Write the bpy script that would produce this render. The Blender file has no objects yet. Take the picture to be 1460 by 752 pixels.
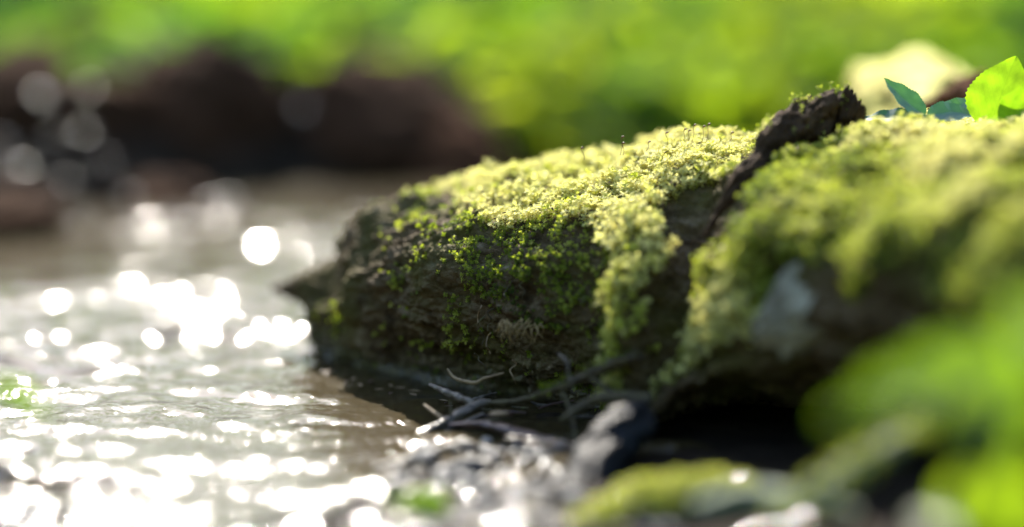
import bpy, math
import numpy as np
from mathutils import Vector, Quaternion

# ------------------------------------------------------------------ camera, sky, sun, exposure
rng = np.random.default_rng(7)
SC = bpy.context.scene
COL = SC.collection
W0, H0, F0 = 1460.0, 752.0, 3447.0
PITCH = math.radians(7.86)
CAM = np.array([0.0, 0.0, 0.195])
FWD = np.array([0, math.cos(PITCH), -math.sin(PITCH)])
UP = np.array([0, math.sin(PITCH), math.cos(PITCH)])
RT = np.array([1.0, 0, 0])

cd = bpy.data.cameras.new('camera')
cam = bpy.data.objects.new('camera', cd)
COL.objects.link(cam)
cam.location = CAM
cam.rotation_euler = (math.pi / 2 - PITCH, 0, 0)
cd.sensor_width = 36
cd.lens = 85.0
cd.clip_start = 0.01
cd.clip_end = 500
cd.dof.use_dof = True
cd.dof.focus_distance = 0.995
cd.dof.aperture_fstop = 1.9
SC.camera = cam

SUN_AZ, SUN_EL = math.radians(-9), math.radians(37)
sdir = Vector((math.sin(SUN_AZ) * math.cos(SUN_EL), math.cos(SUN_AZ) * math.cos(SUN_EL), math.sin(SUN_EL)))
world = bpy.data.worlds.new('World')
SC.world = world
world.use_nodes = True
wn = world.node_tree.nodes
sky = wn.new('ShaderNodeTexSky')
sky.sky_type = 'NISHITA'
sky.sun_disc = False
sky.sun_elevation = SUN_EL
sky.sun_rotation = SUN_AZ
world.node_tree.links.new(sky.outputs[0], wn['Background'].inputs[0])
wn['Background'].inputs[1].default_value = 0.15
ld = bpy.data.lights.new('sun', 'SUN')
ld.energy = 5.0
ld.angle = math.radians(0.53)
ld.color = (1.0, 0.93, 0.82)
sun = bpy.data.objects.new('sun', ld)
COL.objects.link(sun)
sun.location = (0, 0, 3)
sun.rotation_euler = sdir.to_track_quat('Z', 'Y').to_euler()

vs = SC.view_settings
vs.view_transform = 'Standard'
vs.look = 'None'
vs.exposure = 1.55
vs.gamma = 1
vs.use_curve_mapping = False
cy = SC.cycles
cy.use_denoising = True
cy.max_bounces = 8
cy.transparent_max_bounces = 12
cy.caustics_reflective = False
cy.caustics_refractive = False
cy.sample_clamp_indirect = 6


# ------------------------------------------------------------------ helpers
def P(x, y, d):
    """World point seen at photo pixel (x, y) at depth d (metres along the lens axis)."""
    x, y, d = np.asarray(x, float), np.asarray(y, float), np.asarray(d, float)
    return CAM + d[..., None] * (FWD + ((x - W0 / 2) / F0)[..., None] * RT + ((H0 / 2 - y) / F0)[..., None] * UP)


def G(x, y, z=0.0):
    r = FWD + (x - W0 / 2) / F0 * RT + (H0 / 2 - y) / F0 * UP
    return CAM + r * ((z - CAM[2]) / r[2])


def project(p):
    q = p - CAM
    d = q @ FWD
    return W0 / 2 + F0 * (q @ RT) / d, H0 / 2 - F0 * (q @ UP) / d, d


def _hash(ix, iy, iz):
    h = (ix * 374761393 + iy * 668265263 + iz * 2147483647 + 1013904223) & 0xFFFFFFFF
    h = ((h ^ (h >> 13)) * 1274126177) & 0xFFFFFFFF
    h = ((h ^ (h >> 16)) * 2246822519) & 0xFFFFFFFF
    return ((h ^ (h >> 13)) & 0xFFFFFF) / float(0xFFFFFF)


def vnoise(p):
    p = np.asarray(p, float)
    i = np.floor(p).astype(np.int64)
    f = p - i
    f = f * f * f * (f * (f * 6 - 15) + 10)
    r = 0
    for dx in (0, 1):
        for dy in (0, 1):
            for dz in (0, 1):
                w = (f[..., 0] if dx else 1 - f[..., 0]) * (f[..., 1] if dy else 1 - f[..., 1]) * (f[..., 2] if dz else 1 - f[..., 2])
                r = r + w * _hash(i[..., 0] + dx, i[..., 1] + dy, i[..., 2] + dz)
    return r


def fbm(p, octs=4, gain=0.5):
    """Signed fractal noise, about -1..1."""
    p = np.asarray(p, float)
    a, s, t = 1.0, 0, 0
    for k in range(octs):
        s = s + a * (vnoise(p * (2.03 ** k) + 17.3 * k) * 2 - 1)
        t += a
        a *= gain
    return s / t * 1.5


def sstep(a, b, x):
    t = np.clip((x - a) / (b - a), 0, 1)
    return t * t * (3 - 2 * t)


def mesh(name, V, F, mat, parent=None, smooth=True, fattr=None, vattr=None, uv=None):
    """One mesh object from numpy arrays; F is (m,3) or (m,4), or a list of faces."""
    me = bpy.data.meshes.new(name)
    V = np.asarray(V, np.float32)
    if isinstance(F, np.ndarray):
        n, k = F.shape
        me.vertices.add(len(V))
        me.vertices.foreach_set('co', V.ravel())
        me.loops.add(n * k)
        me.loops.foreach_set('vertex_index', F.astype(np.int32).ravel())
        me.polygons.add(n)
        me.polygons.foreach_set('loop_start', np.arange(0, n * k, k, dtype=np.int32))
        me.update(calc_edges=True)
    else:
        me.from_pydata(V.tolist(), [], F)
        me.update()
    me.polygons.foreach_set('use_smooth', np.full(len(me.polygons), smooth, dtype=bool))
    for nm, arr in (vattr or {}).items():
        a = me.attributes.new(nm, 'FLOAT', 'POINT')
        a.data.foreach_set('value', np.asarray(arr, np.float32))
    if uv is not None:
        l = me.uv_layers.new(name='UVMap')
        li = np.zeros(len(me.loops), np.int32)
        me.loops.foreach_get('vertex_index', li)
        l.data.foreach_set('uv', np.asarray(uv, np.float32)[li].ravel())
    me.validate()
    me.materials.append(mat)
    o = bpy.data.objects.new(name, me)
    COL.objects.link(o)
    if parent is not None:
        o.parent = parent
        o.matrix_parent_inverse.identity()
        pl = Vector(parent.get('_base', (0, 0, 0)))
        if pl.length:
            me.transform(__import__('mathutils').Matrix.Translation(-pl))
        o['_base'] = tuple(pl)
    return o


def tag(o, label, cat, group=None, kind=None):
    if label:
        o['label'] = label
    if cat:
        o['category'] = cat
    if group:
        o['group'] = group
    if kind:
        o['kind'] = kind
    return o


def thing(name, label, cat, base, group=None):
    o = bpy.data.objects.new(name, None)
    COL.objects.link(o)
    o.location = tuple(float(c) for c in base)
    o['_base'] = tuple(float(c) for c in base)
    o.empty_display_size = 0.01
    return tag(o, label, cat, group)


def grid_faces(nu, nv, wrap_v=False):
    i, j = np.meshgrid(np.arange(nu - 1), np.arange(nv if wrap_v else nv - 1), indexing='ij')
    j2 = (j + 1) % nv
    return np.stack([i * nv + j, (i + 1) * nv + j, (i + 1) * nv + j2, i * nv + j2], -1).reshape(-1, 4)


def spline(pts, n):
    """Catmull-Rom through control rows pts (k, ...) -> (n, ...)."""
    pts = np.asarray(pts, float)
    k = len(pts)
    t = np.linspace(0, k - 1, n)
    i = np.minimum(t.astype(int), k - 2)
    f = (t - i).reshape((-1,) + (1,) * (pts.ndim - 1))
    p0, p1, p2, p3 = pts[np.maximum(i - 1, 0)], pts[i], pts[i + 1], pts[np.minimum(i + 2, k - 1)]
    return 0.5 * (2 * p1 + (p2 - p0) * f + (2 * p0 - 5 * p1 + 4 * p2 - p3) * f ** 2 + (3 * p1 - p0 - 3 * p2 + p3) * f ** 3)


def spline_closed(pts, n):
    pts = np.asarray(pts, float)
    k = len(pts)
    t = np.arange(n) * k / n
    i = t.astype(int)
    f = (t - i).reshape((-1,) + (1,) * (pts.ndim - 1))
    p0, p1, p2, p3 = pts[(i - 1) % k], pts[i % k], pts[(i + 1) % k], pts[(i + 2) % k]
    return 0.5 * (2 * p1 + (p2 - p0) * f + (2 * p0 - 5 * p1 + 4 * p2 - p3) * f ** 2 + (3 * p1 - p0 - 3 * p2 + p3) * f ** 3)


def tube_geo(pts, radii, n=40, seg=14, rough=0.15, flat=1.0, seed=0.0, freq=3.0):
    """A knobbly twig through pts, closed at both ends."""
    pts = spline(pts, n)
    r = spline(np.asarray(radii, float), n)
    T = np.gradient(pts, axis=0)
    T /= np.linalg.norm(T, axis=1)[:, None]
    ref = np.array([0.05, 0.03, 1.0])
    A = np.cross(T, ref)
    A /= np.linalg.norm(A, axis=1)[:, None] + 1e-9
    B = np.cross(A, T)
    a = np.linspace(0, 2 * np.pi, seg, endpoint=False)
    L = np.cumsum(np.r_[0, np.linalg.norm(np.diff(pts, axis=0), axis=1)]) / max(np.mean(r), 1e-6)
    q = np.stack(np.broadcast_arrays(np.cos(a)[None, :] * freq / 2 + seed, np.sin(a)[None, :] * freq / 2, L[:, None] * freq * 0.25), -1)
    rr = r[:, None] * (1 + rough * fbm(q, 3))
    V = pts[:, None] + rr[..., None] * (A[:, None] * np.cos(a)[None, :, None] + flat * B[:, None] * np.sin(a)[None, :, None])
    V = V.reshape(-1, 3)
    F = [tuple(f) for f in grid_faces(n, seg, True)[:, ::-1].tolist()]
    F.append(tuple(range(seg)))
    F.append(tuple(range((n - 1) * seg, n * seg))[::-1])
    return V, F


def join(geos):
    Vs, Fs, o = [], [], 0
    for V, F in geos:
        Vs.append(np.asarray(V))
        Fs += [tuple(i + o for i in f) for f in (F.tolist() if isinstance(F, np.ndarray) else F)]
        o += len(V)
    return np.concatenate(Vs), Fs


def ico(sub=3):
    import bmesh
    bm = bmesh.new()
    bmesh.ops.create_icosphere(bm, subdivisions=sub, radius=1)
    V = np.array([v.co[:] for v in bm.verts])
    F = np.array([[v.index for v in f.verts] for f in bm.faces])
    bm.free()
    return V, F


def rock_geo(seed, size, sub=4, rough=0.3, freq=1.3, fine=0.04):
    V, F = ico(sub)
    d = 1 + rough * fbm(V * freq + seed * 13.7, 3) + fine * fbm(V * freq * 6 + seed * 5.1, 3)
    return V * d[:, None] * np.asarray(size), F


def rotz(a):
    c, s = np.cos(a), np.sin(a)
    return np.array([[c, -s, 0], [s, c, 0], [0, 0, 1]])


# ------------------------------------------------------------------ materials
class M:
    def __init__(self, name):
        self.m = bpy.data.materials.new(name)
        self.m.use_nodes = True
        self.t = self.m.node_tree
        self.t.nodes.clear()
        self.out = self.n('ShaderNodeOutputMaterial')

    def n(self, typ, **kw):
        x = self.t.nodes.new(typ)
        for k, v in kw.items():
            if k.startswith('i_'):
                k = k[2:]
                x.inputs[int(k) if k.isdigit() else k.replace('_', ' ')].default_value = v
            else:
                setattr(x, k, v)
        return x

    def l(self, a, b):
        self.t.links.new(a, b)

    def coord(self):
        return self.n('ShaderNodeTexCoord').outputs['Object']

    def noise(self, scale, detail=4, rough=0.55, vec=None, dist=0.0):
        x = self.n('ShaderNodeTexNoise')
        x.inputs['Scale'].default_value = scale
        x.inputs['Detail'].default_value = detail
        x.inputs['Roughness'].default_value = rough
        x.inputs['Distortion'].default_value = dist
        self.l(vec if vec is not None else self.coord(), x.inputs['Vector'])
        return x.outputs[0]

    def ramp(self, fac, stops):
        x = self.n('ShaderNodeValToRGB')
        e = x.color_ramp.elements
        while len(e) < len(stops):
            e.new(0.5)
        for el, (p, c) in zip(e, stops):
            el.position = p
            el.color = (*c, 1) if len(c) == 3 else c
        self.l(fac, x.inputs[0])
        return x.outputs[0]

    def bump(self, h, strength=0.5, dist=0.001, normal=None):
        x = self.n('ShaderNodeBump')
        x.inputs['Strength'].default_value = strength
        x.inputs['Distance'].default_value = dist
        self.l(h, x.inputs['Height'])
        if normal is not None:
            self.l(normal, x.inputs['Normal'])
        return x.outputs[0]

    def mixc(self, fac, a, b):
        x = self.n('ShaderNodeMix', data_type='RGBA')
        if isinstance(fac, float):
            x.inputs[0].default_value = fac
        else:
            self.l(fac, x.inputs[0])
        for s, v in ((6, a), (7, b)):
            if isinstance(v, tuple):
                x.inputs[s].default_value = (*v, 1)
            else:
                self.l(v, x.inputs[s])
        return x.outputs[2]


def solid(name, stops, scale=60, rough=0.7, bump=0.5, bdist=0.001, bscale=None, spec=0.4, stretch=None, coat=0.0, rough_lo=None):
    m = M(name)
    v = m.coord()
    if stretch:
        mp = m.n('ShaderNodeMapping')
        mp.inputs['Scale'].default_value = stretch
        m.l(v, mp.inputs[0])
        v = mp.outputs[0]
    f = m.noise(scale, 6, 0.6, v, 0.3)
    c = m.ramp(f, stops)
    b = m.n('ShaderNodeBsdfPrincipled')
    m.l(c, b.inputs['Base Color'])
    b.inputs['Roughness'].default_value = rough
    b.inputs['Specular IOR Level'].default_value = spec
    b.inputs['Coat Weight'].default_value = coat
    b.inputs['Coat Roughness'].default_value = 0.22
    h = m.noise(bscale or scale * 4, 6, 0.6, v)
    m.l(m.bump(h, bump, bdist), b.inputs['Normal'])
    if rough_lo is not None:
        r = m.ramp(m.noise(scale * 1.7, 3, 0.5, v), [(0.35, (rough_lo,) * 3), (0.65, (rough,) * 3)])
        m.l(r, b.inputs['Roughness'])
    m.l(b.outputs[0], m.out.inputs[0])
    return m.m


def leafmat(name, cols, trans, attr='tint', tmix=0.5, gloss=0.08, rough=0.35, veins=False, noise_scale=None, bump=None):
    """Thin leaf: diffuse + translucent + a little sheen; colour follows a per-leaf attribute."""
    m = M(name)
    at = m.n('ShaderNodeAttribute', attribute_name=attr).outputs['Fac']
    k = len(cols)
    c = m.ramp(at, [(i / max(k - 1, 1), cc) for i, cc in enumerate(cols)])
    t = m.ramp(at, [(i / max(k - 1, 1), cc) for i, cc in enumerate(trans)])
    nrm = None
    if veins:
        uv = m.n('ShaderNodeUVMap').outputs[0]
        sp = m.n('ShaderNodeSeparateXYZ')
        m.l(uv, sp.inputs[0])
        ab = m.n('ShaderNodeMath', operation='ABSOLUTE')
        m.l(sp.outputs[0], ab.inputs[0])
        s1 = m.n('ShaderNodeMath', operation='MULTIPLY_ADD', i_1=-0.9)
        m.l(ab.outputs[0], s1.inputs[0])
        m.l(sp.outputs[1], s1.inputs[2])
        s2 = m.n('ShaderNodeMath', operation='MULTIPLY', i_1=7.0)
        m.l(s1.outputs[0], s2.inputs[0])
        fr = m.n('ShaderNodeMath', operation='PINGPONG', i_1=0.5)
        m.l(s2.outputs[0], fr.inputs[0])
        v1 = m.ramp(fr.outputs[0], [(0.0, (1, 1, 1)), (0.09, (0, 0, 0))])
        v2 = m.ramp(ab.outputs[0], [(0.0, (1, 1, 1)), (0.035, (0, 0, 0))])
        vor = m.n('ShaderNodeTexVoronoi', feature='DISTANCE_TO_EDGE')
        vor.inputs['Scale'].default_value = 26
        m.l(uv, vor.inputs['Vector'])
        v3 = m.ramp(vor.outputs['Distance'], [(0.0, (0.45,) * 3), (0.07, (0, 0, 0))])
        mx = m.n('ShaderNodeMath', operation='MAXIMUM')
        m.l(v1, mx.inputs[0]); m.l(v2, mx.inputs[1])
        mx2 = m.n('ShaderNodeMath', operation='MAXIMUM')
        m.l(mx.outputs[0], mx2.inputs[0]); m.l(v3, mx2.inputs[1])
        fm = m.n('ShaderNodeMath', operation='MULTIPLY', i_1=0.35)
        m.l(mx2.outputs[0], fm.inputs[0])
        dk = m.n('ShaderNodeMix', data_type='RGBA', blend_type='MULTIPLY')
        m.l(fm.outputs[0], dk.inputs[0]); m.l(t, dk.inputs[6]); dk.inputs[7].default_value = (0.5, 0.6, 0.3, 1)
        t = dk.outputs[2]
        blot = m.ramp(m.noise(3.0, 3, 0.5, uv), [(0.3, (0.6, 0.68, 0.45)), (0.6, (1, 1, 1))])
        mt = m.n('ShaderNodeMix', data_type='RGBA', blend_type='MULTIPLY')
        mt.inputs[0].default_value = 1
        m.l(t, mt.inputs[6]); m.l(blot, mt.inputs[7])
        t = mt.outputs[2]
        nrm = m.bump(mx2.outputs[0], 0.12, 0.0003)
    d = m.n('ShaderNodeBsdfDiffuse')
    m.l(c, d.inputs[0])
    tr = m.n('ShaderNodeBsdfTranslucent')
    m.l(t, tr.inputs[0])
    mx = m.n('ShaderNodeMixShader')
    mx.inputs[0].default_value = tmix
    m.l(d.outputs[0], mx.inputs[1]); m.l(tr.outputs[0], mx.inputs[2])
    g = m.n('ShaderNodeBsdfGlossy')
    g.inputs['Roughness'].default_value = rough
    fz = m.n('ShaderNodeLayerWeight')
    fz.inputs[0].default_value = 0.3
    fmul = m.n('ShaderNodeMath', operation='MULTIPLY_ADD', i_1=gloss * 3, i_2=gloss * 0.5)
    m.l(fz.outputs['Fresnel'], fmul.inputs[0])
    m2 = m.n('ShaderNodeMixShader')
    m.l(fmul.outputs[0], m2.inputs[0]); m.l(mx.outputs[0], m2.inputs[1]); m.l(g.outputs[0], m2.inputs[2])
    if nrm is not None:
        for x in (d, tr, g):
            m.l(nrm, x.inputs['Normal'])
    m.l(m2.outputs[0], m.out.inputs[0])
    return m.m


# water: thin sheet that reflects by Fresnel and lets the murky bed show
def water_mat():
    m = M('stream_water')
    co = m.coord()
    mp = m.n('ShaderNodeMapping')
    mp.inputs['Scale'].default_value = (1, 0.8, 1)
    m.l(co, mp.inputs[0])
    h = m.noise(240, 3, 0.55, mp.outputs[0], 0.8)
    nr = m.bump(h, 0.36, 0.0013)
    sp = m.n('ShaderNodeSeparateXYZ')
    m.l(co, sp.inputs[0])
    mr = m.n('ShaderNodeMapRange')                       # the small chop belongs to the near riffle
    for k_, v_ in ((1, 0.92), (2, 1.15), (3, 0.40), (4, 0.06)):
        mr.inputs[k_].default_value = v_
    m.l(sp.outputs[1], mr.inputs[0])
    m.l(mr.outputs[0], nr.node.inputs['Strength'])
    fr = m.n('ShaderNodeFresnel', i_IOR=1.333)
    m.l(nr, fr.inputs['Normal'])
    gl = m.n('ShaderNodeBsdfGlossy')
    gl.inputs['Roughness'].default_value = 0.085
    m.l(nr, gl.inputs['Normal'])
    g2 = m.n('ShaderNodeBsdfGlossy')
    g2.inputs['Roughness'].default_value = 0.36
    m.l(nr, g2.inputs['Normal'])
    gm = m.n('ShaderNodeMixShader')
    gm.inputs[0].default_value = 0.005
    m.l(gl.outputs[0], gm.inputs[1]); m.l(g2.outputs[0], gm.inputs[2])
    gl = gm
    tr = m.n('ShaderNodeBsdfTransparent')
    tr.inputs[0].default_value = (0.86, 0.82, 0.68, 1)
    df = m.n('ShaderNodeBsdfDiffuse')
    df.inputs[0].default_value = (0.125, 0.092, 0.038, 1)
    a = m.n('ShaderNodeMixShader')
    a.inputs[0].default_value = 0.36
    m.l(tr.outputs[0], a.inputs[1]); m.l(df.outputs[0], a.inputs[2])
    b = m.n('ShaderNodeMixShader')
    m.l(fr.outputs[0], b.inputs[0]); m.l(a.outputs[0], b.inputs[1]); m.l(gl.outputs[0], b.inputs[2])
    m.l(b.outputs[0], m.out.inputs[0])
    return m.m


MAT_WATER = water_mat()
MAT_SOIL = solid('wet_soil', [(0.3, (0.008, 0.006, 0.004)), (0.55, (0.020, 0.014, 0.009)), (0.75, (0.04, 0.03, 0.02))], 45, 0.9, 0.8, 0.003, 160, spec=0.06)
MAT_BARK = solid('rotten_bark', [(0.30, (0.030, 0.019, 0.008)), (0.46, (0.095, 0.064, 0.031)), (0.60, (0.17, 0.124, 0.070)), (0.74, (0.29, 0.235, 0.16))],
                 95, 0.8, 1.0, 0.0016, 520, spec=0.12, stretch=(1, 1, 1.8))
MAT_RIDGE = solid('dark_bark', [(0.3, (0.020, 0.012, 0.006)), (0.6, (0.070, 0.042, 0.021)), (0.8, (0.13, 0.082, 0.045))], 90, 0.9, 0.9, 0.0015, 350, spec=0.12)
MAT_ROCK = solid('dark_rock', [(0.3, (0.026, 0.014, 0.008)), (0.6, (0.062, 0.031, 0.017)), (0.8, (0.12, 0.056, 0.030))], 16, 0.95, 0.7, 0.004, 60, spec=0.03)
MAT_BROWN = solid('rusty_soil', [(0.3, (0.045, 0.02, 0.010)), (0.6, (0.11, 0.050, 0.026)), (0.8, (0.18, 0.09, 0.05))], 20, 0.95, 0.7, 0.004, 70, spec=0.03)
MAT_PALE = solid('pale_stone', [(0.32, (0.07, 0.055, 0.03)), (0.5, (0.30, 0.27, 0.19)), (0.8, (0.55, 0.49, 0.36))], 60, 0.75, 0.6, 0.001, 260)
MAT_CREAM = solid('cream_stone', [(0.34, (0.10, 0.075, 0.02)), (0.5, (0.50, 0.45, 0.12)), (0.72, (0.72, 0.66, 0.30))], 26, 0.9, 0.8, 0.002, 160, spec=0.1)
MAT_PEB = [solid('wet_pebble_%s' % k, st, 90, 0.42, 0.5, 0.0008, 300, spec=0.4, coat=0.25) for k, st in (
    ('grey', [(0.3, (0.018, 0.018, 0.02)), (0.7, (0.06, 0.06, 0.065))]),
    ('brown', [(0.3, (0.02, 0.014, 0.009)), (0.7, (0.075, 0.05, 0.033))]),
    ('ochre', [(0.3, (0.08, 0.055, 0.025)), (0.7, (0.22, 0.16, 0.07))]),
    ('pale', [(0.3, (0.10, 0.095, 0.09)), (0.7, (0.22, 0.215, 0.20))]))]
MAT_PEB += [solid('glossy_stone_%d' % k, st, 30, 0.5, 0.35, 0.001, 120, spec=0.4, coat=0.8) for k, st in enumerate(([(0.3, (0.05, 0.04, 0.035)), (0.7, (0.14, 0.11, 0.10))], [(0.3, (0.04, 0.025, 0.018)), (0.7, (0.12, 0.07, 0.05))], [(0.3, (0.14, 0.11, 0.03)), (0.7, (0.30, 0.24, 0.07))], [(0.3, (0.12, 0.11, 0.10)), (0.7, (0.26, 0.24, 0.23))]))]
MAT_TWIG = solid('wet_twig', [(0.3, (0.03, 0.022, 0.015)), (0.5, (0.085, 0.065, 0.045)), (0.72, (0.24, 0.20, 0.15))], 220, 0.5, 1.0, 0.0012, 700, coat=0.2, rough_lo=0.3)
MAT_RED = solid('red_bark', [(0.3, (0.03, 0.014, 0.010)), (0.6, (0.09, 0.04, 0.028)), (0.8, (0.16, 0.09, 0.065))], 110, 0.4, 0.6, 0.0008, 400, coat=0.3)
MAT_TAN = solid('tan_wood', [(0.3, (0.16, 0.10, 0.05)), (0.7, (0.36, 0.25, 0.13))], 160, 0.6, 0.4, 0.0005, 500)
MAT_ROOT = solid('mossy_root', [(0.3, (0.03, 0.022, 0.012)), (0.55, (0.075, 0.058, 0.025)), (0.75, (0.13, 0.12, 0.03))], 160, 0.7, 0.8, 0.001, 600)
MAT_STICK = solid('dark_stick', [(0.3, (0.006, 0.006, 0.007)), (0.55, (0.014, 0.015, 0.017)), (0.78, (0.035, 0.04, 0.046))], 100, 0.6, 0.9, 0.0015, 300, spec=0.12, stretch=(0.5, 0.5, 1))
MAT_FIBRE = solid('straw_fibre', [(0.3, (0.16, 0.10, 0.035)), (0.7, (0.42, 0.30, 0.12))], 300, 0.6, 0.2, 0.0003)
MAT_LICHEN = solid('lichen_stick', [(0.3, (0.06, 0.08, 0.04)), (0.55, (0.16, 0.20, 0.12)), (0.75, (0.32, 0.37, 0.29))], 80, 0.7, 0.8, 0.0015, 300)
MAT_CAPS = solid('capsule_stalk', [(0.3, (0.09, 0.035, 0.012)), (0.7, (0.20, 0.09, 0.03))], 200, 0.5, 0.1, 0.0003)
MAT_STEM = solid('green_stem', [(0.3, (0.07, 0.13, 0.02)), (0.7, (0.16, 0.26, 0.05))], 100, 0.5, 0.1, 0.0005)
MAT_MOSS = leafmat('moss_leaves', [(0.035, 0.060, 0.004), (0.15, 0.19, 0.014), (0.45, 0.47, 0.075), (0.75, 0.71, 0.30)],
                   [(0.07, 0.14, 0.004), (0.31, 0.41, 0.012), (0.61, 0.66, 0.06), (0.80, 0.76, 0.28)], tmix=0.5, gloss=0.025, rough=0.5)
MAT_LEAF = leafmat('bright_leaf', [(0.16, 0.27, 0.012), (0.20, 0.32, 0.02)], [(0.25, 0.47, 0.010), (0.56, 0.78, 0.012)], tmix=0.68, gloss=0.02, rough=0.5, veins=True)
MAT_TEAL = leafmat('bluish_leaf', [(0.05, 0.13, 0.07), (0.09, 0.20, 0.13)], [(0.05, 0.20, 0.04), (0.09, 0.26, 0.07)], tmix=0.3, gloss=0.03, rough=0.6, veins=True)
MAT_UNDER = leafmat('undergrowth_leaves', [(0.02, 0.07, 0.012), (0.06, 0.15, 0.01), (0.12, 0.21, 0.012), (0.2, 0.27, 0.02)],
                    [(0.03, 0.16, 0.014), (0.20, 0.40, 0.010), (0.50, 0.64, 0.012), (0.66, 0.74, 0.04)], tmix=0.62, gloss=0.012, rough=0.6)

# ------------------------------------------------------------------ ground and stream
SHORE_Y = np.array([0.2, 0.6, 0.79, 0.91, 0.96, 1.02, 1.15, 1.5, 2.0, 3.0])
SHORE_X = np.array([-0.12, -0.085, -0.055, -0.022, 0.008, 0.04, 0.10, 0.5, 1.4, 3.2])
FAR_X = np.array([-30, -1.5, -0.38, -0.30, -0.24, 0.0, 0.4, 1.0, 3.0, 30])
FAR_Y = np.array([1.4, 1.45, 1.64, 1.70, 1.80, 1.95, 2.2, 2.6, 3.9, 22])


def terrain(X, Y):
    q = np.stack([X * 9, Y * 9, X * 0], -1)
    n = fbm(q, 4)
    xs = np.interp(Y, SHORE_Y, SHORE_X) + 0.012 * n
    yf = np.interp(X, FAR_X, FAR_Y) + 0.03 * n
    zr = np.clip((X - xs) * 0.25, -0.045, 0.0) + np.clip(X - xs - 0.05, 0, 9) * 0.06
    zf = np.clip((Y - yf) * 0.6, -0.045, 0.035) + np.clip(Y - yf - 0.05, 0, 60) * 0.035
    z = np.maximum(zr, zf)
    return z + 0.004 * n * sstep(1.0, 1.6, Y) + 0.0022 * n + 0.0016 * fbm(q * 7, 3) * (np.abs(Y) < 6)


def axis(parts):
    return np.unique(np.concatenate([np.linspace(a, b, n) for a, b, n in parts]))


gx = axis([(-120, -4, 24), (-4, -0.6, 50), (-0.6, 0.6, 300), (0.6, 4, 50), (4, 120, 24)])
gy = axis([(-30, 0, 14), (0, 0.6, 30), (0.6, 2.4, 420), (2.4, 8, 90), (8, 200, 40)])
X, Y = np.meshgrid(gx, gy, indexing='ij')
V = np.stack([X, Y, terrain(X, Y)], -1).reshape(-1, 3)
tag(mesh('ground', V, grid_faces(len(gx), len(gy)), MAT_SOIL), 'dark wet muddy stream bank and stream bed', 'ground', kind='structure')


def waves(X, Y):
    r = np.random.default_rng(3)
    wx = X + 0.010 * fbm(np.stack([X * 12, Y * 12, X * 0 + 3], -1), 2)
    wy = Y + 0.010 * fbm(np.stack([X * 12, Y * 12, X * 0 + 9], -1), 2)
    z = np.zeros_like(X)
    for k in range(60):
        lam = 0.0065 * (11.0 ** r.random())
        a = r.normal(0, 0.75) + math.pi / 2
        kx, ky = math.cos(a) * 2 * math.pi / lam, math.sin(a) * 2 * math.pi / lam
        sl = 0.040 * (lam / 0.03) ** 0.1
        near = 1.0 if lam > 0.015 else 0.12 + 0.88 * sstep(1.14, 0.94, Y)
        sl *= 1.12 if lam > 0.015 else 0.95
        z += near * sl / (2 * math.pi / lam) * np.sin(kx * wx + ky * wy + r.random() * 6.283)
    amp = 0.75 + 0.75 * np.clip(fbm(np.stack([X * 9, Y * 5, X * 0 + 31], -1), 2) + 0.1, -0.45, 0.8)
    xs = np.interp(Y, SHORE_Y, SHORE_X)
    lee = sstep(0.16, 0.03, xs - X) * sstep(0.84, 0.95, Y)      # quieter in the lee of the log
    amp = amp * (1 + 1.25 * np.exp(-((X + 0.135) / 0.055) ** 2 - ((Y - 1.56) / 0.13) ** 2) - 0.22 * np.exp(-((Y - 1.27) / 0.07) ** 2) + 0.55 * sstep(-0.07, -0.15, X) * sstep(0.95, 0.82, Y))
    return z * amp * (1.05 - 0.65 * lee) * (1 + 0.3 * sstep(0.95, 0.75, Y)) * (1 - 0.22 * sstep(1.05, 1.2, Y)) * (1 - 0.72 * sstep(-0.155, -0.20, X / np.maximum(Y, 0.3)) * sstep(1.2, 1.4, Y)) * (1 - 0.6 * sstep(1.58, 1.72, Y))


wy = np.concatenate([np.linspace(-2, 0.5, 20), np.exp(np.linspace(math.log(0.52), math.log(2.5), 1250)), np.linspace(2.52, 4, 60)])
wx = np.concatenate([np.linspace(-4, -0.62, 40), np.linspace(-0.61, 0.22, 760), np.linspace(0.23, 2.2, 120)])
X, Y = np.meshgrid(wx, wy, indexing='ij')
wob = mesh('stream_water', np.stack([X, Y, waves(X, Y)], -1).reshape(-1, 3), grid_faces(len(wx), len(wy)), MAT_WATER)
tag(wob, 'rippled murky stream water glittering in the sun', 'water', kind='structure')

# ------------------------------------------------------------------ the mossy log
LOG = thing('mossy_log', 'big rotten log under yellow-green moss lying at the edge of the stream', 'log', P(1000., 640., 0.98))
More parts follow.
